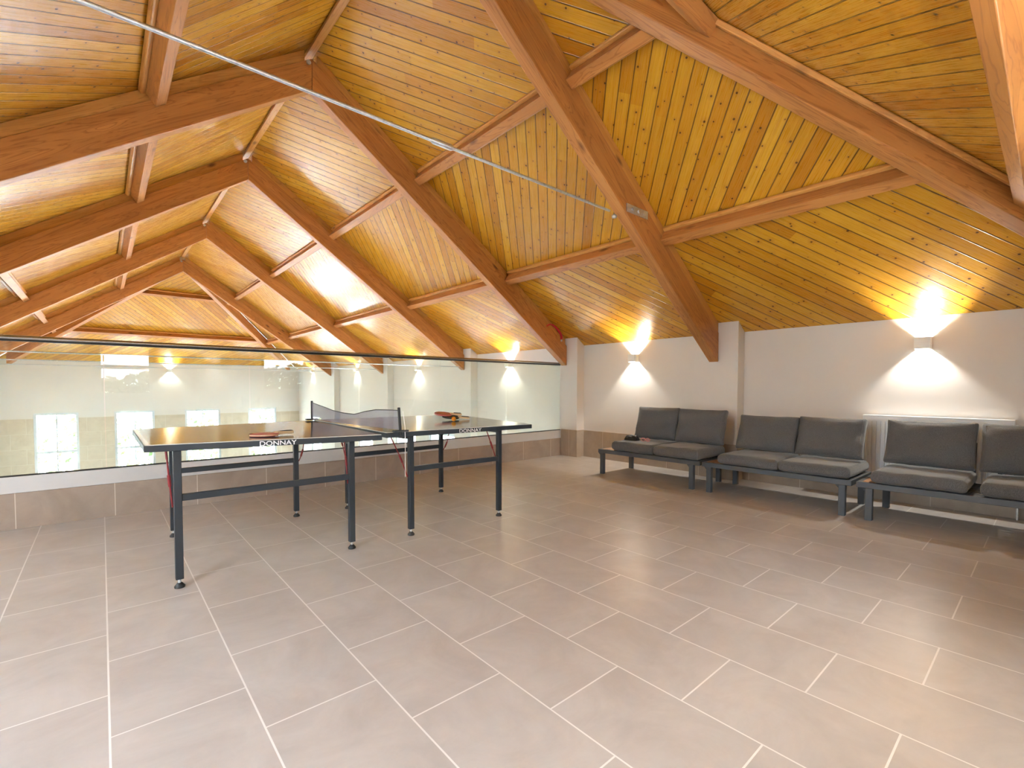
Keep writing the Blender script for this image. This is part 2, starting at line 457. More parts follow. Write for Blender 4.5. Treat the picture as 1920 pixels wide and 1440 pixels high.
for lo, hi, ang in ((NY1,YA,50),(NY2,NY1,130),(YNE-.1,NY2,55)):
    strips.append((clip(npoly,1,lo,hi), znear, None, ang, lambda x,y: (x, (YA-y)*math.hypot(1,SN))))
FY1, FY2 = 15.92, 17.34
fpoly = [(XR,YA2),(XFC,YF),(XFL,YF)]
for lo, hi, ang in ((YA2,FY1,-45),(FY1,FY2,48),(FY2,YF,-42)):
    strips.append((clip(fpoly,1,lo,hi), zfar, None, ang, lambda x,y: (x, (y-YA2)*math.hypot(1,SF))))
# unseen roof window added for more daylight, cut into the boarding: (plane, x0, x1, y0, y1)
added_skylights = [(zleft,-1.80,-1.20,.70,1.90)]
def carve(poly, x0, x1, y0, y1):
    out = [clip(poly,0,-99,x0), clip(poly,0,x1,99)]
    mid = clip(poly,0,x0,x1)
    if len(mid) > 2: out += [clip(mid,1,-99,y0), clip(mid,1,y1,99)]
    return [p for p in out if len(p) > 2]
cb = MB(); uvs = []
cut = []
for poly, zf, d_, ang, fl in strips:
    pieces = [poly]
    for (zs, a0, a1, c0, c1) in added_skylights:
        if zs is zf: pieces = [q for p in pieces for q in carve(p, a0, a1, c0, c1)]
    cut += [(p, zf, d_, ang, fl) for p in pieces]
strips_all, strips = strips, cut
for poly, zf, _, ang, fl in strips:
    a = math.radians(ang); ca, sa = math.cos(a), math.sin(a)
    cb.add([(x,y,zf(x,y)) for x,y in poly], [tuple(range(len(poly)))])
    uvs.append((ca, sa, fl))
def ceil_uv(v, pi):
    ca, sa, fl = uvs[pi]; h, s = fl(v.x, v.y)
    k = ca*10; return (h*ca+s*sa + 13.7*k, -h*sa+s*ca + 5.25*k)
struct(cb.build('ceiling', M['boards'], uv=ceil_uv, fixn=False), 'varnished knotty pine boarding laid diagonally on the roof slopes', 'ceiling')
# roof skin above the boarding so that no daylight leaks in
# ------------------------------------------------------------------ roof trusses
GAP = .12; RD = .30                               # vertical gap under the boarding, vertical depth of a rafter
names = ['roof truss nearest the benches with a steel rod across the top of the photo',
         'pine roof truss standing directly above the glass balustrade',
         'first pine roof truss beyond the glass balustrade',
         'second pine roof truss beyond the glass balustrade',
         'farthest pine roof truss where the two small hip rafters start']
angR = math.atan(SL)
for i, y in enumerate(TY):
    rd = RD + (.035 if i == 0 else 0); y1 = y+TT
    tr = root('roof_truss', (XR, y+TT/2, ZW), names[i], 'roof truss', 'pine roof trusses')
    for s in (1, -1):
        xe = XR + s*(XP-.004-XR)
        zt0 = ZC-GAP; zb0 = zt0-rd; zte = ZC-SL*(XP-XR)-GAP; zbe = zte-rd
        pts = [(XR+s*.001,zt0),(XR+s*.001,zb0),(xe,zbe),(xe,zte)]
        ax = Vector((s,0,-SL)); rot = frame_from(ax, (s*SL,0,1))
        MB().prism([(x,y,z) for x,z in pts],[(x,y1,z) for x,z in pts]).build('rafter', M['beam'], tr, origin=((XR+xe)/2, y+TT/2, (zt0+zbe)/2), rot=rot, bevel=.006)
        # packing strip between rafter and boarding
        g = GAP-.004; k0, k1 = (y+.008, y+.05) if i == 0 else (y+.035, y+.08)
        pts = [(XR+s*.06,zt0-SL*.06),(XR+s*.06,zt0-SL*.06+g),(xe,zte+g),(xe,zte)]
        MB().prism([(x,k0,z) for x,z in pts],[(x,k1,z) for x,z in pts]).build('packing_strip', M['moulding'], tr, origin=((XR+xe)/2, y+TT/2, (zt0+zte)/2), rot=rot)
    MB().tube([(XR-.035,y-.014,ZC-GAP-.055),(XR-.035,y+.01,ZC-GAP-.055)], .022 if i else .03, 16).build('bolt_washer', M['galv'], tr)
    yc = y+TT/2
    if i == 0:
        zr = 2.612; x0 = 2*XR-3.41; x1 = 3.41
        b = MB().tube([(x0,yc,zr),(x1,yc,zr)], .0105, 12)
        rod = b.build('tie_rod', M['galv'], tr)
        MB().tube([(1.60,yc,zr),(1.615,yc,zr),(1.745,yc,zr),(1.76,yc,zr)], [.014,.019,.019,.014], 12).build('turnbuckle', M['galv'], rod)
        MB().lathe([(.004,-.02),(.02,-.016),(.024,0),(.012,.012),(.003,.016)], (3.44,yc-.03,2.565), 12).build('bolt_head', M['galv'], tr)
        for sx in (1, -1):
            cx = XR+sx*(3.745-XR)
            pl = MB().box((cx-.165,y-.010,2.632),(cx+.165,y-.001,2.705)).build('anchor_plate', M['galv'], tr, bevel=.002)
            for k in range(3):
                MB().tube([(cx-.08+k*.09,y-.024,2.668),(cx-.08+k*.09,y-.010,2.668)], .016, 8).build('bolt', M['galv'], pl)
    elif i >= 2:
        zr = [0,0,1.450,1.494,1.53][i]
        MB().tube([(XPL,yc,zr),(XP-.002,yc,zr)], .009, 10).build('tie_rod', M['galv'], tr)

# ridge board
tag(MB().box((XR-.032,YA+.05,ZC-.065),(XR+.032,YA2-.05,ZC-.028)).build('ridge_board', M['moulding'], origin=(XR,8,ZC-.06), rot=frame_from((0,1,0),(0,0,1))),
    'narrow pine ridge board along the peak of the ceiling', 'ridge board')

# purlins
PW, PD = .088, .155
segs = [(TY[k]+TT, TY[k+1]) for k in range(4)]
def purlin_line(x, s, ynear, yfar, label):
    z = ZC-SL*abs(x-XR); nrm = Vector((s*SL,0,1)).normalized()      # outward normal of the slope
    rt = root('purlin', (x, (ynear+yfar)/2, z), label, 'purlin', 'pine purlins')
    for (a, b) in [(ynear, TY[0])]+segs+[(TY[4]+TT, yfar)]:
        a += .002; b -= .002
        c = Vector((x,0,z)) - nrm*(PD/2+.004)
        beam('purlin_length', (c.x,a,c.z), (c.x,b,c.z), PW, PD, nrm, M['beam'], rt)
        d = Vector((s,0,-SL)).normalized()
        for e in (1, -1):
            q = Vector((x,0,z)) - nrm*.030 + d*e*(PW/2+.019)
            beam('moulding', (q.x,a,q.z), (q.x,b,q.z), .040, .044, nrm, M['moulding'], rt, bevel=.012)
tR = lambda x: (x-XR)/(XW-XR)
yh = lambda x: YA+(YNE-YA)*tR(x)
purlin_line(P1R, 1, yh(P1R)+.125, FY1-.16, 'upper pine purlin on the right roof slope')
purlin_line(P2R, 1, yh(P2R)+.125, FY2-.16, 'lower pine purlin on the right roof slope above the benches')
purlin_line(P1L, -1, yh(2*XR-P1L)+.09, FY1-.17, 'upper pine purlin on the left roof slope')
purlin_line(P2L, -1, yh(2*XR-P2L)+.09, FY2-.17, 'lower pine purlin on the left roof slope')
# purlins on the hip ends
for yv, sl, sgn, zf, ya, label in ((FY1,SF,1,zfar,YA2,'short upper purlin on the far hip end of the roof'),(FY2,SF,1,zfar,YA2,'long lower purlin on the far hip end of the roof'),
                         (NY1,SN,-1,znear,YA,'short upper purlin above the near hip rafter'),(NY2,SN,-1,znear,YA,'long lower purlin meeting the near hip rafter at the right edge')):
    z = zf(0,yv)
    if sgn > 0: hw = (yv-YA2)/(YF-YA2)*(XFC-XR)-.15
    else: hw = (YA-yv)/(YA-YNE)*(XW-XR)-.15
    nrm = Vector((0,sgn*sl,1)).normalized(); d = Vector((0,sgn,-sl)).normalized()
    rt = root('purlin', (XR,yv,z), label, 'purlin', 'pine purlins')
    pd = .10 if sgn < 0 else PD; pw = .08 if sgn < 0 else PW
    c = Vector((0,yv,z)) - nrm*(pd/2+.004)
    beam('purlin_length', (XR-hw,c.y,c.z), (XR+hw,c.y,c.z), pw, pd, nrm, M['beam'], rt)
    if sgn > 0:
        for e in (1,-1):
            q = Vector((0,yv,z)) - nrm*.030 + d*e*(pw/2+.019)
            beam('moulding', (XR-hw,q.y,q.z), (XR+hw,q.y,q.z), .040, .044, nrm, M['moulding'], rt, bevel=.012)
# hip rafters
def hip(p, q, w, dep, top, label, trim=None):
    p, q = Vector(p), Vector(q); a = (q-p).normalized()
    rt = root('hip_rafter', tuple(p), label, 'hip rafter', 'pine hip rafters')
    h = Vector((a.x,a.y,0)).normalized(); n = Vector((-h.y,h.x,0))*w/2
    pts = []
    for e in (p, q):
        pts.append([e+n+Vector((0,0,-top)), e+n+Vector((0,0,-dep)), e-n+Vector((0,0,-dep)), e-n+Vector((0,0,-top))])
    MB().prism(pts[0], pts[1]).build('hip_timber', M['beam'], rt, origin=(p+q)/2-Vector((0,0,dep/2)), rot=frame_from(a,(0,0,1)), bevel=.010)
    if trim:
        t0, t1, nm = trim
        beam('moulding', t0, t1, .05, .035, nm, M['moulding'], rt, bevel=.008)
t0 = .03; P0 = Vector((XR,YA,ZC)); Q0 = Vector((XW,YNE,ZW))
def on_near(x, y, d): return Vector((x, y, znear(x,y))) - Vector((0,-SN,1)).normalized()*d
dirh = (Q0-P0); hn = Vector((dirh.y,-dirh.x,0)).normalized()      # horizontal normal to the hip
if hn.y > 0: hn = -hn
pa = P0+dirh*.27+hn*.115; pb = P0+dirh*.93+hn*.115
hip(P0+dirh*t0, P0+dirh*.985, .127, .245, .035, 'massive near hip rafter running across the upper right of the photo',
    (on_near(pa.x,pa.y,.02), on_near(pb.x,pb.y,.02), Vector((0,-SN,1))))
for s, lab in ((1,'right far hip rafter at the far end of the roof'),(-1,'left far hip rafter at the far end of the roof')):
    P = Vector((XR+s*.12,YA2+.14,ZC-.10)); Q = Vector((XR+s*(XFC-XR)*.93,YA2+(YF-YA2)*.93,ZC-(ZC-ZFE)*.93-.0))
    hip(P, Q, .13, .33, .06, lab)

# ------------------------------------------------------------------ windows
win_n = [0]
def window(axis, c, inward, u0, u1, z0, z1, split, mullion, label):
    """frame with a horizontal transom at z=split (and a vertical bar), one pane"""
    win_n[0] += 1
    P = (lambda u, k, z: (c+k*inward, u, z)) if axis == 'x' else (lambda u, k, z: (u, c+k*inward, z))
    b = MB()
    def bx(ua, ub, za, zb, ka=-.10, kb=-.03):
        p, q = P(ua,ka,za), P(ub,kb,zb)
        b.box(tuple(map(min,p,q)), tuple(map(max,p,q)))
    w = .06
    bx(u0,u0+w,z0,z1); bx(u1-w,u1,z0,z1); bx(u0+w,u1-w,z0,z0+w); bx(u0+w,u1-w,z1-w,z1)
    if split: bx(u0+w,u1-w,split-.035,split+.035)
    if mullion: bx((u0+u1)/2-.015,(u0+u1)/2+.015,z0+w,z1-w,-.085,-.045)
    org = P((u0+u1)/2, 0, z0)
    o = b.build('window_%d' % win_n[0], M['upvc'], origin=org, bevel=.004)
    struct(o, label, 'window')
    b = MB(); p, q = P(u0+w,-.068,z0+w), P(u1-w,-.062,z1-w)
    b.box(tuple(map(min,p,q)), tuple(map(max,p,q))).build('pane', M['pane'], o)
    # white sill board inside
    b = MB(); p, q = P(u0-.0,-.10,z0-.0), P(u1,.0,z0+.012)
    return o
def portal(axis, c, inward, u0, u1, z0, z1):
    L = bpy.data.lights.new('daylight_opening', 'AREA'); L.shape = 'RECTANGLE'; L.size = u1-u0; L.size_y = z1-z0
    L.cycles.is_portal = True
    o = bpy.data.objects.new('daylight_opening', L); C.objects.link(o)
    um, zm = (u0+u1)/2, (z0+z1)/2
    o.location = (c-.22*inward, um, zm) if axis == 'x' else (um, c-.22*inward, zm)
    d = Vector((inward,0,0)) if axis == 'x' else Vector((0,inward,0))
    o.rotation_euler = d.to_track_quat('-Z', 'Z').to_euler()
ords = ['first', 'second', 'third', 'fourth', 'fifth']
for k, (a, b_) in enumerate(far_wins):
    window('y', YF, -1, a, b_, *FZ, -.81, True, '%s tall white sash window from the left on the far wall' % ords[k])
    portal('y', YF, -1, a, b_, *FZ)
for k, (a, b_) in enumerate(side_wins):
    window('x', XW, -1, a, b_, *SZ, -.81, False, 'low white window in the right wall of the hall, bay %s' % ords[k]); portal('x', XW, -1, a, b_, *SZ)
for k, (a, b_) in enumerate(left_wins):
    window('x', XL, 1, a, b_, *LZ, -.81, True, 'wide white window in the left wall of the hall, bay %s' % ords[k]); portal('x', XL, 1, a, b_, *LZ)
for k, (a, b_) in enumerate(added_gal_wins):
    window('x', XL, 1, a, b_, *GZ, None, True, ['gallery window in the left wall beside the camera','gallery window in the left wall beside the balustrade'][k]); portal('x', XL, 1, a, b_, *GZ)
for k, (a, b_, c0, c1) in enumerate(near_wins):
    window('y', YN, 1, a, b_, c0, c1, 1.39, False, ['window behind the camera mirrored in the left glass pane','window behind the camera mirrored in the middle of the glass'][k])
    portal('y', YN, 1, a, b_, c0, c1)

def added_skylight(zf, x0, x1, y0, y1, label):
    win_n[0] += 1
    P = lambda x, y, k: Vector((x, y, zf(x,y)+k))
    b = MB()
    def bx(a0, a1, c0, c1, k0=-.01, k1=.12):
        q = [(a0,c0),(a1,c0),(a1,c1),(a0,c1)]
        b.prism([P(x,y,k0) for x,y in q],[P(x,y,k1) for x,y in q])
    w = .05
    bx(x0,x0+w,y0,y1); bx(x1-w,x1,y0,y1); bx(x0+w,x1-w,y0,y0+w); bx(x0+w,x1-w,y1-w,y1)
    c = P((x0+x1)/2,(y0+y1)/2,0)
    o = struct(b.build('window_%d' % win_n[0], M['upvc'], origin=c), label, 'window')
    q = [(x0+w,y0+w),(x1-w,y0+w),(x1-w,y1-w),(x0+w,y1-w)]
    MB().prism([P(x,y,.08) for x,y in q],[P(x,y,.086) for x,y in q]).build('pane', M['pane'], o)
    L = bpy.data.lights.new('daylight_opening', 'AREA'); L.shape = 'RECTANGLE'
    L.cycles.is_portal = True
    a, bb, d = P(x0,y0,.1), P(x1,y0,.1), P(x0,y1,.1)
    ex, ey = bb-a, d-a; L.size = ex.length; L.size_y = ey.length
    nx = ex.normalized(); ny = ey.normalized(); nz = nx.cross(ny)
    lo = bpy.data.objects.new('daylight_opening', L); C.objects.link(lo)
    lo.matrix_basis = Matrix.Translation(a+ex/2+ey/2) @ Matrix((nx, ny, nz)).transposed().to_4x4()
for k, (zs, a0, a1, c0, c1) in enumerate(added_skylights):
    added_skylight(zs, a0, a1, c0, c1, ['roof window in the left slope beside the camera','strip roof window over the near wall'][k])

# ------------------------------------------------------------------ wall lights
def sconce(axis, c, inward, u, z, label, power, group):
    W, Hh, D, T = .11, .105, .10, .006
    base = (c, u, z) if axis == 'x' else (u, c, z)
    rt = root('wall_light', base, label, 'wall light', group)
    P = (lambda uu, k, zz: (c+k*inward, uu, zz)) if axis == 'x' else (lambda uu, k, zz: (uu, c+k*inward, zz))
    def bx(b, ua, ub, ka, kb, za, zb):
        p, q = P(ua,ka,za), P(ub,kb,zb); return b.box(tuple(map(min,p,q)), tuple(map(max,p,q)))
    b = MB()
    bx(b, u-W/2, u+W/2, D-T, D, z-Hh/2, z+Hh/2)
    bx(b, u-W/2, u-W/2+T, .004, D-T, z-Hh/2, z+Hh/2); bx(b, u+W/2-T, u+W/2, .004, D-T, z-Hh/2, z+Hh/2)
    b.build('lamp_shade', M['sconce'], rt)
    b = MB(); bx(b, u-W/2+T, u+W/2-T, .001, .006, z-Hh/2+.004, z+Hh/2-.004); b.build('back_plate', M['sconce'], rt)
    L = bpy.data.lights.new('lamp', 'POINT'); L.energy = power; L.color = (1., .985, .90); L.shadow_soft_size = .010
    lo = bpy.data.objects.new('lamp', L); C.objects.link(lo); lo.parent = rt
    lo.location = Vector(P(u, .045, z)) - Vector(base)
    return rt
SP = 17.0
gl = 'white up and down wall lights'
sconce('x', XW, -1, .778, 1.452, 'white box wall light glowing above the radiator', SP, gl)
sconce('x', XW, -1, 3.80, 1.455, 'white box wall light glowing above the bench beside the corner pillar', SP, gl)
sconce('x', XW, -1, 6.43, 1.465, 'wall light in the bay just beyond the glass balustrade', SP, gl)
sconce('x', XW, -1, 9.66, 1.49, 'wall light in the second bay beyond the glass balustrade', SP, gl)
sconce('x', XW, -1, 13.15, 1.555, 'wall light in the third bay beyond the glass balustrade', SP, gl)
sconce('x', XW, -1, 16.9, 1.60, 'wall light in the right wall nearest the far corner', SP, gl)
sconce('y', YF, -1, 1.65, 1.56, 'wall light high on the far wall between the windows', SP, gl)
for k, yy in enumerate((2.45, 3.80, 6.43, 9.66, 13.15, 16.9)):
    sconce('x', XL, 1, yy, 1.47, 'wall light on the left wall, bay %d from the near end' % (k+1), SP, gl)
sconce('y', YN, 1, 1.62, 1.45, 'wall light between the windows behind the camera', SP, gl)

# ------------------------------------------------------------------ glass balustrade
bal = root('glass_balustrade', (XR, YB+.03, .388), 'frameless clear glass balustrade with a slim steel handrail', 'balustrade')
gx = [XL+.01, -1.04, .016, 1.070, 2.152, 3.211, 4.291, XP-.006]
for a, b_ in zip(gx, gx[1:]):
    MB().box((a+.003,YB+.024,.392),(b_-.003,YB+.036,1.392)).build('glass_panel', M['glass'], bal)
MB().tube([(XL+.01,YB+.03,1.418),(XP-.006,YB+.03,1.418)], .019, 16).build('handrail', M['steel'], bal)
MB().box((XL+.01,YB+.015,1.392),(XP-.006,YB+.045,1.401)).build('glazing_cap', M['black'], bal)
MB().box((XL+.01,YB+.013,.3885),(XP-.006,YB+.047,.397)).build('glazing_channel', M['black'], bal)

# ------------------------------------------------------------------ table tennis table (two free-standing halves)
def lerp(a, b, t): return Vector(a)+(Vector(b)-Vector(a))*t
def text_mesh(txt, name, mat, parent, p, q, height, nrm_off):
    """lettering along p->q (bottom-left to bottom-right), standing upright, facing -Y"""
    cu = bpy.data.curves.new(name, 'FONT'); cu.body = txt; cu.extrude = 0.0; cu.size = 1.; cu.offset = .012
    cu.space_character = 1.0
    tmp = bpy.data.objects.new(name, cu); C.objects.link(tmp)
    bpy.context.view_layer.update()
    me = bpy.data.meshes.new_from_object(tmp.evaluated_get(bpy.context.evaluated_depsgraph_get()))
    bpy.data.objects.remove(tmp)
    xs = [v.co.x for v in me.vertices]; ys = [v.co.y for v in me.vertices]
    x0, x1, y0, y1 = min(xs), max(xs), min(ys), max(ys)
    p, q = Vector(p), Vector(q); ori = parent_loc(parent)
    for v in me.vertices:
        t = (v.co.x-x0)/(x1-x0); s = (v.co.y-y0)/(y1-y0)
        w = lerp(p, q, t)+Vector((0,0,height*s))+Vector((0,nrm_off,0))
        v.co = w-ori
    me.materials.append(mat)
    o = bpy.data.objects.new(name, me); C.objects.link(o); o.parent = parent
    return o
def table_half(corn, near_legs, far_legs, endside, label, logo_x, braces):
    NL, NRr, FR, FL = [Vector(c) for c in corn]
    cen = (NL+NRr+FR+FL)/4
    rt = root('table_tennis_table', (cen.x,cen.y,0), label, 'table tennis table', 'halves of the table tennis table')
    th = Vector((0,0,.012))
    ea, eb = (NL, FL) if endside < 0 else (NRr, FR)
    def uvf(v, pi):
        de = abs((v.x-ea.x)) if endside < 0 else abs(ea.x-v.x)
        ds = min((v-NL).cross((NRr-NL).normalized()).length, (v-FL).cross((FR-FL).normalized()).length)
        return (de, ds)
    # subdivided top so the side-line distance interpolates well
    b = MB(); n = 12
    rows = [[lerp(lerp(NL,NRr,i/4), lerp(FL,FR,i/4), j/n) for j in range(n+1)] for i in range(5)]
    vs = [v for r in rows for v in r]
    fs = [(i*(n+1)+j,(i+1)*(n+1)+j,(i+1)*(n+1)+j+1,i*(n+1)+j+1) for i in range(4) for j in range(n)]
    b.add(vs, fs)
    vb = [NL-th, NRr-th, FR-th, FL-th]
    b.add([NL,NRr,FR,FL]+vb, [(0,1,5,4),(1,2,6,5),(2,3,7,6),(3,0,4,7),(7,6,5,4)])
    b.build('tabletop', M['table'], rt, uv=uvf)
    # steel edge frame
    b = MB(); h = .036; w = .022
    cs = [NL,NRr,FR,FL]
    ctr = cen
    for i in range(4):
        a, c = cs[i], cs[(i+1)%4]
        d = (c-a).normalized(); inn = Vector((-d.y,d.x,0))
        if inn.dot(ctr-a) < 0: inn = -inn
        o1 = -inn*.004; o2 = inn*w
        a0, c0 = a-d*.004, c+d*.004
        z1 = Vector((0,0,-.002)); z0 = Vector((0,0,-h))
        b.prism([a0+o1+z0, c0+o1+z0, c0+o2+z0, a0+o2+z0], [a0+o1+z1, c0+o1+z1, c0+o2-Vector((0,0,.0125)), a0+o2-Vector((0,0,.0125))])
    b.build('edge_frame', M['blue_steel'], rt, bevel=.003)
    zt = .725
    for (x, y) in near_legs+far_legs:
        lg = MB().box((x-.018,y-.018,.045),(x+.018,y+.018,zt+.005)).build('leg', M['blue_steel'], rt, bevel=.003)
        MB().lathe([(.024,0),(.025,.008),(.014,.022),(.010,.026)], (x,y,0), 16).build('foot', M['black'], lg)
        MB().lathe([(.008,.022),(.008,.046)], (x,y,0), 10).build('threaded_stem', M['galv'], lg)
    for legs, z in ((near_legs,.475),(far_legs,.462)):
        (xa,ya),(xb,yb) = legs
        MB().bar((xa+.018,ya,z),(xb-.018,yb,z), .026, .036).build('stretcher', M['blue_steel'], rt, bevel=.003)
    for x in (near_legs[0][0], near_legs[1][0]):
        i = 0 if x == near_legs[0][0] else 1
        MB().bar((near_legs[i][0],near_legs[i][1]+.018,.70),(far_legs[i][0],far_legs[i][1]-.018,.70), .026, .03).build('cross_rail', M['blue_steel'], rt, bevel=.003)
    for pts in braces:
        pts = [Vector(p) for p in pts]
        st = MB().tube([pts[0], pts[1]]+([pts[2]] if len(pts) > 2 else []), .0042, 8).build('folding_stay', M['red_metal'], rt)
        MB().tube([pts[1]-(pts[1]-pts[0]).normalized()*.03, pts[1]+(pts[-1]-pts[1]).normalized()*.03], .0075, 8).build('stay_lock', M['red_metal'], st)
    # lettering on the front edge
    d = (NRr-NL).normalized()
    pa = NL + d*((logo_x[0]-NL.x)/d.x); pb = NL + d*((logo_x[1]-NL.x)/d.x)
    dz = Vector((0,0,-.033))
    text_mesh('DONNAY', 'logo', M['logo'], rt, pa+dz, pb+dz, .026, -.0052)
    return rt
tl = table_half([(.152,2.907,.772),(1.331,2.792,.757),(1.352,4.188,.770),(.154,4.097,.768)],
    [(.289,3.004),(1.217,2.997)], [(.362,4.054),(1.18,4.038)], -1,
    'left half of the dark table tennis table with one bat near its front edge', (.648,.835),
    [[(.266,3.0,.43),(.254,3.0,.57),(.243,3.0,.735)], [(1.194,3.0,.43),(1.185,3.0,.58),(1.172,3.0,.72)], [(1.203,4.04,.45),(1.233,4.04,.515),(1.263,4.04,.728)], [(.34,4.05,.45),(.33,4.05,.58),(.32,4.05,.73)]])
trh = table_half([(1.400,2.858,.760),(2.680,2.839,.752),(2.784,4.142,.769),(1.398,4.235,.770)],
    [(1.648,2.993),(2.442,2.973)], [(1.598,4.014),(2.564,4.038)], 1,
    'right half of the dark table tennis table holding two bats and an orange ball', (1.965,2.165),
    [[(1.626,3.0,.42),(1.575,3.0,.555),(1.495,3.0,.722)], [(2.420,2.98,.47),(2.372,2.98,.59),(2.320,2.98,.712)], [(2.586,4.04,.414),(2.63,4.04,.47),(2.702,4.04,.728)], [(1.577,4.01,.45),(1.55,4.01,.58),(1.50,4.01,.73)]])

# net
nt_ = root('table_tennis_net', (1.40,3.5,.768), 'sagging grey net with dark posts across the middle of the table', 'net')
A0 = Vector((1.463,2.80,0)); A1 = Vector((1.352,4.15,0))
def net_pt(t, s):
    prof = [(0,.905,.780),(.08,.903,.779),(.22,.899,.778),(.34,.880,.777),(.46,.853,.776),(.58,.858,.777),(.72,.872,.779),(.88,.900,.782),(1,.925,.782)]
    for (a, ta, ba), (b_, tb, bb) in zip(prof, prof[1:]):
        if a <= t <= b_:
            k = (t-a)/(b_-a); k = k*k*(3-2*k) if False else k
            zt, zb = ta+(tb-ta)*k, ba+(bb-ba)*k
            break
    p = lerp(A0, A1, t); p.z = zb+(zt-zb)*s
    p.x += .006*math.sin(t*17)*(s-.2)
    return p
b = MB(); nv, nh = 230, 20
for j in range(nh+1):
    b.tube([net_pt(i/40, j/nh) for i in range(41)], .0008, 4, caps=False)
for i in range(nv+1):
    b.tube([net_pt(i/nv, j/3) for j in range(4)], .0008, 4, caps=False)
b.build('net_mesh', M['net'], nt_, fixn=False)
MB().tube([net_pt(i/60, 1) for i in range(61)], .0028, 8).build('top_cord', M['black'], nt_)
for (P_, zb, zt, tilt) in ((A0, .742, .925, -.012), (A1, .778, .938, 0.)):
    sgn = -1 if P_ is A0 else 1
    base = P_+Vector((0,sgn*.012,0))
    MB().bar((base.x,base.y,zb),(base.x+tilt,base.y,zt), .016, .014, (0,1,0)).build('net_post', M['black'], nt_, bevel=.003)
    b = MB().box((base.x-.05,base.y-.02,.7735 if sgn > 0 else .7655),(base.x+.05,base.y+.02,.785 if sgn > 0 else .778))
    b.build('clamp', M['blue_steel'] if sgn < 0 else M['black'], nt_, bevel=.003)
MB().tube([(1.474,2.775,.90),(1.486,2.772,.80),(1.487,2.770,.70),(1.486,2.770,.58),(1.485,2.770,.47)], .0022, 8).build('pull_cord', M['white_cord'], nt_)

# bats and ball
def bat(loc, rz, tilt, top_mat, bot_mat, label, edge=None):
    rt = root('table_tennis_bat', loc, label, 'bat', 'table tennis bats')
    def outline(grow):
        pts = []
        for k in range(40):
            a = 2*math.pi*k/40; r = .076+grow
            pts.append((r*math.cos(a)*1.04, r*math.sin(a)))
        return pts
    def shoulder(x): return 0
    objs = []
    def disc(name, z0, z1, mat, grow):
        o = MB().prism([Vector(loc)+Vector((x,y,z0)) for x,y in outline(grow)], [Vector(loc)+Vector((x,y,z1)) for x,y in outline(grow)]).build(name, mat, rt)
        objs.append(o)
    disc('rubber', .000, .003, bot_mat, -.001); disc('blade', .003, .0095, edge or M['blade_wood'], 0); disc('rubber', .0095, .0125, top_mat, -.001)
    # neck and flared handle
    prof = [(.066,.030),(.080,.017),(.095,.0135),(.14,.0135),(.165,.0155),(.172,.0165)]
    L0 = Vector(loc)
    pts = [(x,w) for x,w in prof]+[(x,-w) for x,w in reversed(prof)]
    o = MB().prism([L0+Vector((x,y,.001)) for x,y in pts],[L0+Vector((x,y,.0185)) for x,y in pts]).build('handle', M['blade_wood'], rt, bevel=.004)
    pts2 = [(.098,.0125),(.165,.0145),(.165,-.0145),(.098,-.0125)]
    MB().prism([L0+Vector((x,y,.0185)) for x,y in pts2],[L0+Vector((x,y,.022)) for x,y in pts2]).build('handle_grip', M['black'], rt, bevel=.002)
    rt.rotation_mode = 'XYZ'; rt.rotation_euler = (Matrix.Rotation(tilt[0],3,'X') @ Matrix.Rotation(tilt[1],3,'Y') @ Matrix.Rotation(rz,3,'Z')).to_euler()
    return rt
bat((.720,3.060,.7700), math.radians(12), (0,0), M['red'], M['red'], 'bat lying alone on the left table half')
bat((2.39,3.60,.7795), math.radians(-34), (math.radians(9),0), M['black'], M['black'], 'black bat lying under the other bat on the right table half', M['black'])
bat((2.355,3.672,.8052), math.radians(-22), (math.radians(9),0), M['red'], M['red'], 'red faced bat stacked on top of the black bat', M['pink'])
def sphere(name, c, r, mat, n=24):
    prof = [(max(1e-4, r*math.sin(math.pi*k/16)), r-r*math.cos(math.pi*k/16)) for k in range(17)]
    return MB().lathe(prof, c, n).build(name, mat, origin=c)
tag(sphere('table_tennis_ball', (2.28,3.385,.7625), .020, M['orange']), 'orange ball in front of the stacked bats', 'ball')

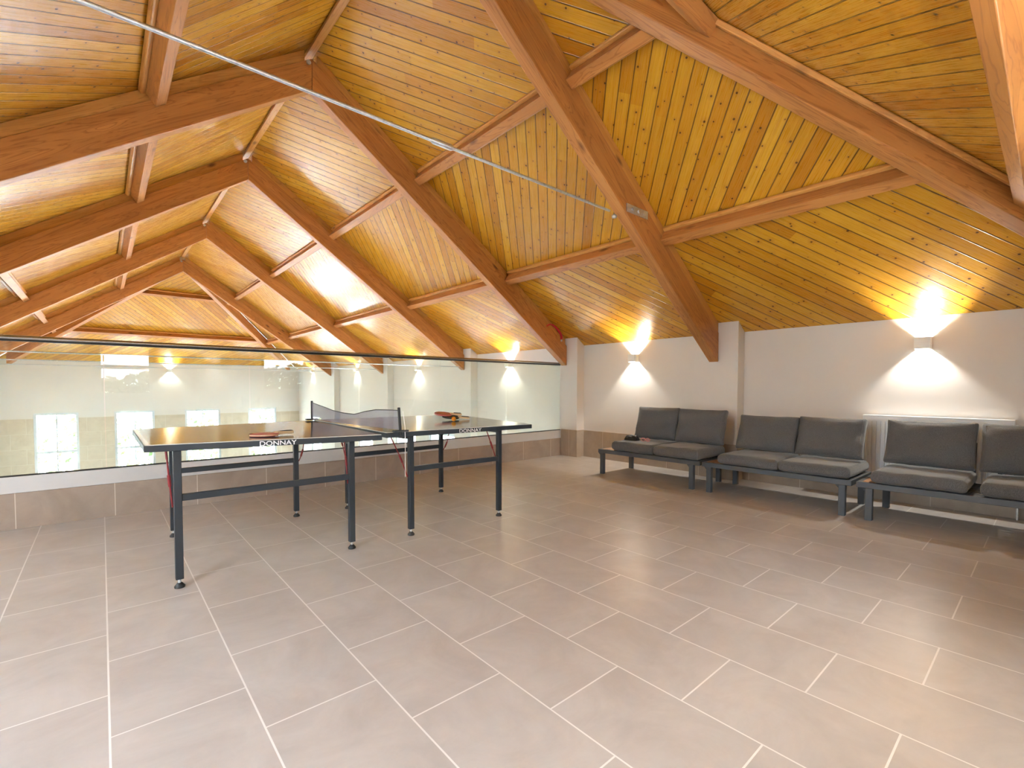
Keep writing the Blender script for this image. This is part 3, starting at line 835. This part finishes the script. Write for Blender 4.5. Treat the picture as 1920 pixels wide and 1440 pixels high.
# ------------------------------------------------------------------ benches
def cushion_mesh(w, d, h, puff, seed, pinch=.0, round_=.03):
    """box-like cushion, w along Y, d along X, h along Z, centred, base at z=0"""
    rg = random.Random(seed); ph = [rg.uniform(0,6.28) for _ in range(6)]
    n = 18; m = MB()
    def shape(u, v, s):
        # u,v in -1..1 over the face plane, s in -1..1 through the thickness
        eu, ev = abs(u), abs(v)
        k = (1-eu**4)*(1-ev**4)
        sx = (1-round_/d*1.2*(abs(s)**6)); sy = (1-round_/w*1.2*(abs(s)**6))
        x = u*d/2*sx*(1-pinch*(ev**2)*(1-0.0)*.0); y = v*w/2*sy
        y -= pinch*w*.5*math.copysign(1,v)*(1-eu**2)*(ev**3)*.12
        x -= pinch*d*.5*math.copysign(1,u)*(1-ev**2)*(eu**3)*.12
        z = s*(h/2*(1-puff+puff*max(0,k)**.5))
        wv = (.002 if puff < .2 else .004)*(math.sin(5*u+ph[0]+3*v)+.7*math.sin(9*v+ph[1])+.7*math.sin(7*u*v+ph[2]))
        return (x, y, z+h/2+wv*(.4+abs(s)*.6))
    for s in (-1, 1):
        vs = [shape(-1+2*i/n, -1+2*j/n, s) for i in range(n+1) for j in range(n+1)]
        fs = [(i*(n+1)+j,(i+1)*(n+1)+j,(i+1)*(n+1)+j+1,i*(n+1)+j+1) for i in range(n) for j in range(n)]
        m.add(vs, fs, True)
    ring = [(-1+2*i/n,-1) for i in range(n)]+[(1,-1+2*j/n) for j in range(n)]+[(1-2*i/n,1) for i in range(n)]+[(-1,1-2*j/n) for j in range(n)]
    K = 6; L = len(ring)
    vs = [shape(u,v,-1+2*k/K) for k in range(K+1) for u,v in ring]
    # side bulge
    out = []
    for k in range(K+1):
        for i,(u,v) in enumerate(ring):
            x,y,z = vs[k*L+i]; bl = .008*math.cos((-1+2*k/K)*1.5708)
            x += bl*(1 if u == 1 else -1 if u == -1 else 0); y += bl*(1 if v == 1 else -1 if v == -1 else 0)
            out.append((x,y,z))
    fs = [(k*L+i,k*L+(i+1)%L,(k+1)*L+(i+1)%L,(k+1)*L+i) for k in range(K) for i in range(L)]
    m.add(out, fs, True)
    return m, ring, shape
def cushion(name, loc, w, d, h, rot, puff, seed, pinch, label, cat, group):
    m, ring, shape = cushion_mesh(w, d, h, puff, seed, pinch)
    o = m.build(name, M['fabric'], origin=(0,0,0), fixn=False)
    me = o.data; bm = bmesh.new(); bm.from_mesh(me); bmesh.ops.remove_doubles(bm, verts=bm.verts, dist=1e-4)
    bmesh.ops.recalc_face_normals(bm, faces=bm.faces); bm.to_mesh(me); bm.free()
    b = o.modifiers.new('bevel','BEVEL'); b.width = .012; b.segments = 3; b.limit_method = 'ANGLE'; b.angle_limit = math.radians(40)
    tag(o, label, cat, group)
    pm = MB()
    for s in (1,):
        pts = [Vector(shape(u,v,s)) for u,v in ring]
        pts = [p+Vector((.002*(1 if u > .99 else -1 if u < -.99 else 0), .002*(1 if v > .99 else -1 if v < -.99 else 0), -.004*s)) for p,(u,v) in zip(pts,ring)]
        pm.tube(pts+[pts[0]], .0035, 6, caps=False)
    pm.build('piping', M['fabric'], o, origin=(0,0,0), fixn=False)
    o.matrix_basis = Matrix.Translation(loc) @ rot
    return o
def bench(y0, y1, legs, wood, seats, label):
    xf, xb, zt = 4.585, 5.225, .300
    rt = root('bench', ((xf+xb)/2,(y0+y1)/2,0), label, 'bench', 'low charcoal benches')
    fb = MB()
    h = .045; w = .035
    fb.box((xf,y0,zt-h),(xf+w,y1,zt)); fb.box((xb-w,y0,zt-h),(xb,y1,zt)); fb.box((xf+w,y0,zt-h),(xb-w,y0+w,zt)); fb.box((xf+w,y1-w,zt-h),(xb-w,y1,zt))
    fb.build('frame', M['bench_metal'], rt, bevel=.003)
    for yy in legs:
        for xx in (xf+.0, xb-.045):
            b = MB().box((xx,yy-.024,0),(xx+.045,yy+.024,zt-h))
            b.prism([(xx+.004,yy+.024,zt-h),(xx+.004,yy+.05,zt-h),(xx+.004,yy+.024,zt-h-.03)],[(xx+.03,yy+.024,zt-h),(xx+.03,yy+.05,zt-h),(xx+.03,yy+.024,zt-h-.03)])
            b.build('leg', M['bench_metal'], rt, bevel=.003)
    # seat slats run along the bench
    sy0, sy1 = y0+w, min(y1-w, wood[0])
    n = 9
    for k in range(n):
        x = xf+w+.02+(xb-xf-2*w-.04)*(k+.5)/n
        MB().box((x-.018,sy0+.001,zt-.022),(x+.018,sy1-.001,zt-.004)).build('slat', M['bench_metal'], rt)
    wp = MB(); n = 6; ww = (y1-w-.001-wood[0])/max(1,round((y1-wood[0])/.06)); ns = max(1,round((y1-wood[0])/.06))
    for k in range(ns):
        wp.box((xf+w+.001,wood[0]+k*ww+.002,zt-.012),(xb-w-.001,wood[0]+(k+1)*ww-.002,zt+.003))
    wp.build('side_shelf', M['teak'], rt, rot=frame_from((1,0,0),(0,0,1)), bevel=.002)
    bk = MB()
    for (a, b_) in seats:
        ins = .02 if a == .385 else .06
        for yy in (a+ins, b_-.06):
            bk.bar((xb-.025,yy,zt-.01),(xb+.028,yy,.618), .024, .020, (1,0,0))
        for z in (.605, .505, .405):
            xx = xb-.025+.053*(z-zt)/.318
            bk.bar((xx,a+ins,z),(xx,b_-.06,z), .016, .02)
    bk.build('back_frame', M['bench_metal'], rt, bevel=.002)
    return rt
seats1 = [(2.905,3.455),(2.375,2.897)]; seats2 = [(1.625,2.172),(1.077,1.617)]; seats3 = [(.385,.940),(-.222,.320)]
bench(2.36, 3.660, (3.607,2.450), (3.44,), seats1, 'low charcoal bench beside the corner pillar with a black pouch on it')
bench(1.065, 2.335, (2.262,1.131), (2.15,), seats2, 'low charcoal bench in the middle of the row')
bench(-.275, 1.035, (.950,-.19), (.915,), seats3, 'low charcoal bench in front of the radiator')
sl_ = ['left seat cushion of the bench beside the corner pillar, under the black pouch','right seat cushion of the bench beside the corner pillar',
       'left seat cushion of the middle bench','right seat cushion of the middle bench',
       'left seat cushion of the bench by the radiator','right seat cushion of the bench by the radiator, cut by the photo edge']
bl_ = [s.replace('seat cushion','back cushion').replace(', under the black pouch',', behind the black pouch') for s in sl_]
I4 = Matrix.Identity(4)
for k, (a, b_) in enumerate(seats1+seats2+seats3):
    hh = .118 if k < 2 else .105
    cushion('seat_cushion', ((4.575+5.19)/2, (a+b_)/2, .3135 if False else .3005), b_-a-.012, .600, hh, I4, .10, k, .0, sl_[k], 'seat cushion', 'grey seat cushions')
bspec = [(2.880,3.415,.79,5.055,17),(2.318,2.862,.785,5.05,16),(1.622,2.165,.738,5.03,22),(1.088,1.607,.748,5.03,22),(.385,.930,.755,5.03,22),(-.19,.352,.752,5.03,22)]
for k, (a, b_, zt, xb, tl_) in enumerate(bspec):
    zb = .428 if k < 2 else .416
    hgt = (zt-zb)/math.cos(math.radians(tl_))
    # local: X (d) becomes up along the back, Z (thickness) faces the room
    t = math.radians(tl_)
    up = Vector((math.sin(t),0,math.cos(t))); fr = Vector((-math.cos(t),0,math.sin(t))); yy = Vector((0,1,0))
    yv = fr.cross(up)
    R3 = Matrix((up, yv, fr)).transposed()
    base = Vector((xb, (a+b_)/2, zb)) + up*hgt/2 - fr*.02
    cushion('back_cushion', base, b_-a, hgt, .135, R3.to_4x4(), .38, 20+k, .22, bl_[k], 'back cushion', 'grey back cushions')

# black pouch and pink glasses on the first seat
def pouch():
    c = Vector((4.79,3.315,.4225)); b = MB(); n = 14
    vs = []; fs = []
    for i in range(n+1):
        for j in range(n+1):
            u, v = -1+2*i/n, -1+2*j/n
            k = max(0,(1-u**4)*(1-v**4))**.5
            z = .052*k*(1+.18*math.sin(5*u+3*v)+.12*math.sin(9*v))
            vs.append(c+Vector((u*.055, v*.085*(1-.05*abs(u)), z+.001)))
    fs = [(i*(n+1)+j,(i+1)*(n+1)+j,(i+1)*(n+1)+j+1,i*(n+1)+j+1) for i in range(n) for j in range(n)]
    b.add(vs, fs, True)
    bot = [Vector((p.x,p.y,c.z)) for p in vs]; b.add(bot, [tuple(reversed(f)) for f in fs])
    o = b.build('pouch', M['black'], origin=c, fixn=False)
    tag(o, 'small black pouch lying on the grey seat near the corner pillar', 'pouch')
    MB().tube([c+Vector((-.02,y,.053)) for y in (-.06,-.02,.02,.06)], .0035, 6).build('zip', M['blue_steel'], o)
    MB().tube([c+Vector((0,-.08,.02)),c+Vector((.02,-.12,.012)),c+Vector((.03,-.155,.008))], .004, 6).build('wrist_strap', M['black'], o)
pouch()
gl_ = root('glasses', (4.80,3.12,.4245), 'folded pink glasses beside the black pouch on the seat', 'glasses')
fr_ = MB()
for s in (0, 1):
    cy = 3.15-.062*s
    fr_.tube([(4.775,cy+.026*math.cos(a),.4245+.021+.019*math.sin(a)) for a in [2*math.pi*k/18 for k in range(19)]], .0035, 8, caps=False)
fr_.tube([(4.775,3.124,.452),(4.772,3.119,.455),(4.775,3.114,.452)], .003, 8)
fr_.build('rims', M['pink'], gl_)
for s in (0, 1):
    y = 3.178 if s == 0 else 3.060
    MB().tube([(4.778,y,.452),(4.79,y,.452),(4.80,y+(-.05 if s == 0 else .05),.446),(4.803,3.119+(.02 if s else -.02),.434)], .003, 8).build('temple_arm', M['pink'], gl_)

# ------------------------------------------------------------------ radiators
def radiator(axis, c, inward, u0, u1, z0, z1, label):
    P = (lambda u, k, z: (c+k*inward, u, z)) if axis == 'x' else (lambda u, k, z: (u, c+k*inward, z))
    rt = root('radiator', P((u0+u1)/2, 0, z0), label, 'radiator', 'white panel radiators')
    def bx(b, ua, ub, ka, kb, za, zb):
        p, q = P(ua,ka,za), P(ub,kb,zb); return b.box(tuple(map(min,p,q)), tuple(map(max,p,q)))
    b = MB()
    # fluted front: repeating ridges drawn as a profile and stood upright
    n = int((u1-u0-.04)/.033); prof = [(u0,.098)]
    for k in range(n):
        a = u0+.02+(u1-u0-.04)*k/n; d = (u1-u0-.04)/n
        prof += [(a,.098),(a+d*.25,.098),(a+d*.36,.083),(a+d*.64,.083),(a+d*.75,.098)]
    prof += [(u1,.098)]
    za, zb = z0+.03, z1-.055
    b.add([P(u,k,za) for u,k in prof]+[P(u,k,zb) for u,k in prof], [(i,i+1,len(prof)+i+1,len(prof)+i) for i in range(len(prof)-1)])
    bx(b, u0,u1,.086,.0985,zb,z1-.012); bx(b, u0,u1,.086,.0985,z0,za)
    bx(b, u0,u1,.03,.080,z0+.01,z1-.02)
    b.build('panel', M['radiator'], rt, fixn=True)
    b = MB(); bx(b, u0-.004,u1+.004,.028,.100,z1-.012,z1); bx(b,u0-.006,u0,.028,.100,z0,z1); bx(b,u1,u1+.006,.028,.100,z0,z1)
    b.build('casing', M['radiator'], rt, bevel=.002)
    ue = u0-.035
    b = MB(); b.tube([P(u0-.006,.06,z0+.05),P(ue,.06,z0+.05),P(ue,.06,0.0)], .009, 10); b.build('pipe', M['galv'], rt)
    b = MB(); b.tube([P(u0-.006,.06,z1-.05),P(u0-.022,.06,z1-.05)], .011, 12); b.build('bleed_valve', M['galv'], rt)
    b = MB()
    for uu in (u0+.2, u1-.2): bx(b, uu-.02,uu+.02,.001,.03,z0+.05,z1-.05)
    b.build('bracket', M['radiator'], rt)
    return rt
radiator('x', XW, -1, .205, 1.185, .16, .80, 'white panel radiator on the right wall behind the benches')
radiator('y', YN, 1, 2.45, 3.32, .14, .74, 'white panel radiator under the window behind the camera')

# ------------------------------------------------------------------ red strap over the far side of the truss
def ribbon(pts, w, t):
    b = MB(); pts = [Vector(p) for p in pts]
    for a, c in zip(pts, pts[1:]):
        d = (c-a).normalized(); sd = Vector((0,1,0)); n = d.cross(sd).normalized()
        o = [sd*w/2+n*t/2,-sd*w/2+n*t/2,-sd*w/2-n*t/2,sd*w/2-n*t/2]
        b.prism([a-d*.001+k for k in o],[c+d*.001+k for k in o])
    return b
ctrl = [(x,4.925,z) for x,z in [(4.945,1.950),(5.003,1.980),(5.07,1.983),(5.139,1.954),(5.205,1.910),(5.252,1.862),(5.275,1.812),(5.262,1.765)]]
st = ribbon(ctrl, .030, .014).build('strap', M['strap'])
tag(st, 'curved red strap hooked behind the truss by the corner pillar', 'strap')
MB().box((5.250,4.906,1.745),(5.274,4.944,1.775)).build('buckle', M['galv'], st, bevel=.004)

# ------------------------------------------------------------------ outdoors, seen through the windows
struct(MB().box((-30,-30,ZH-.35),(40,50,ZH-.25)).build('ground', M['lawn']), 'pale gravel around the building', 'ground')
def hedge(x0, x1, y0, y1, z0, z1, n, seed, label, size=.16, mat='leaf'):
    rg = random.Random(seed); b = MB()
    for _ in range(n):
        x, y = rg.uniform(x0,x1), rg.uniform(y0,y1)
        top = z0+(z1-z0)*(.86+.14*math.sin(x*1.3+seed)*math.cos(x*.57+y))
        z = rg.uniform(z0, top); c = Vector((x,y,z))
        a = Vector((rg.gauss(0,1),rg.gauss(0,1),rg.gauss(0,1))).normalized(); d = a.orthogonal().normalized(); e = a.cross(d)
        s = size*rg.uniform(.5,1.2)
        b.add([c-d*s*.5,c+e*s*.28,c+d*s*.5,c-e*s*.28],[(0,1,2,3)])
    o = b.build('garden_hedge', M[mat], fixn=False)
    o['kind'] = 'stuff'; tag(o, label, 'hedge')
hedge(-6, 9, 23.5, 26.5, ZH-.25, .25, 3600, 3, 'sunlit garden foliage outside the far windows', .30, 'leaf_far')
hedge(-4, 7, -7.5, -5.5, -.3, 1.75, 9000, 5, 'garden foliage outside the windows behind the camera', .26, 'leaf_dark')

# ------------------------------------------------------------------ daylight
w = bpy.data.worlds.new('world'); SC.world = w; w.use_nodes = True
wt = NT(w.node_tree); w.node_tree.nodes.clear()
bg = wt.n('ShaderNodeBackground'); wo = wt.n('ShaderNodeOutputWorld')
tc = wt.n('ShaderNodeTexCoord'); sp = wt.n('ShaderNodeSeparateXYZ'); wt.l(tc.outputs['Generated'], sp.inputs[0])
col = wt.ramp(wt.math('MULTIPLY_ADD', sp.outputs[2], .5, .5), [(.45, (.56, .61, .64)), (.54, (.58, .64, .68)), (.72, (.78, .88, .97)), (1., (.80, .95, 1.12))])
wt.l(col, bg.inputs[0]); bg.inputs[1].default_value = 11.0
wt.l(bg.outputs[0], wo.inputs[0])

sun = bpy.data.lights.new('sun', 'SUN'); sun.energy = 48.; sun.angle = .009; sun.color = (.90, .96, 1.05)
so = bpy.data.objects.new('sun', sun); C.objects.link(so)
so.rotation_euler = Vector((-.30,.03,-.95)).to_track_quat('-Z','Y').to_euler(); so.location = (20,5,30)

# ------------------------------------------------------------------ camera
F, YAW, PIT, ROL = 884.5862, .71570, -.03430, .00136
fwd = Vector((math.sin(YAW)*math.cos(PIT), math.cos(YAW)*math.cos(PIT), math.sin(PIT)))
rt_ = Vector((math.cos(YAW), -math.sin(YAW), 0)); up_ = rt_.cross(fwd)
Rr = rt_*math.cos(ROL)+up_*math.sin(ROL); Uu = -rt_*math.sin(ROL)+up_*math.cos(ROL)
cam = bpy.data.cameras.new('camera'); co = bpy.data.objects.new('camera', cam); C.objects.link(co)
cam.sensor_fit = 'HORIZONTAL'; cam.sensor_width = 36; cam.lens = F/1920*36; cam.shift_y = 35.57/1920
cam.clip_start = .02; cam.clip_end = 200
co.matrix_world = Matrix.Translation((0,0,1.06)) @ Matrix((Rr, Uu, -fwd)).transposed().to_4x4()
SC.camera = co

SC.view_settings.view_transform = 'Standard'
try: SC.view_settings.look = 'None'
except Exception: pass
SC.view_settings.exposure = 1.70; SC.view_settings.gamma = 1; SC.view_settings.use_curve_mapping = False
SC.cycles.use_denoising = True
SC.cycles.max_bounces = 10; SC.cycles.diffuse_bounces = 6; SC.cycles.glossy_bounces = 5
SC.cycles.transparent_max_bounces = 24; SC.cycles.transmission_bounces = 8
SC.cycles.sample_clamp_indirect = 8.0
SC.cycles.caustics_reflective = False; SC.cycles.caustics_refractive = False
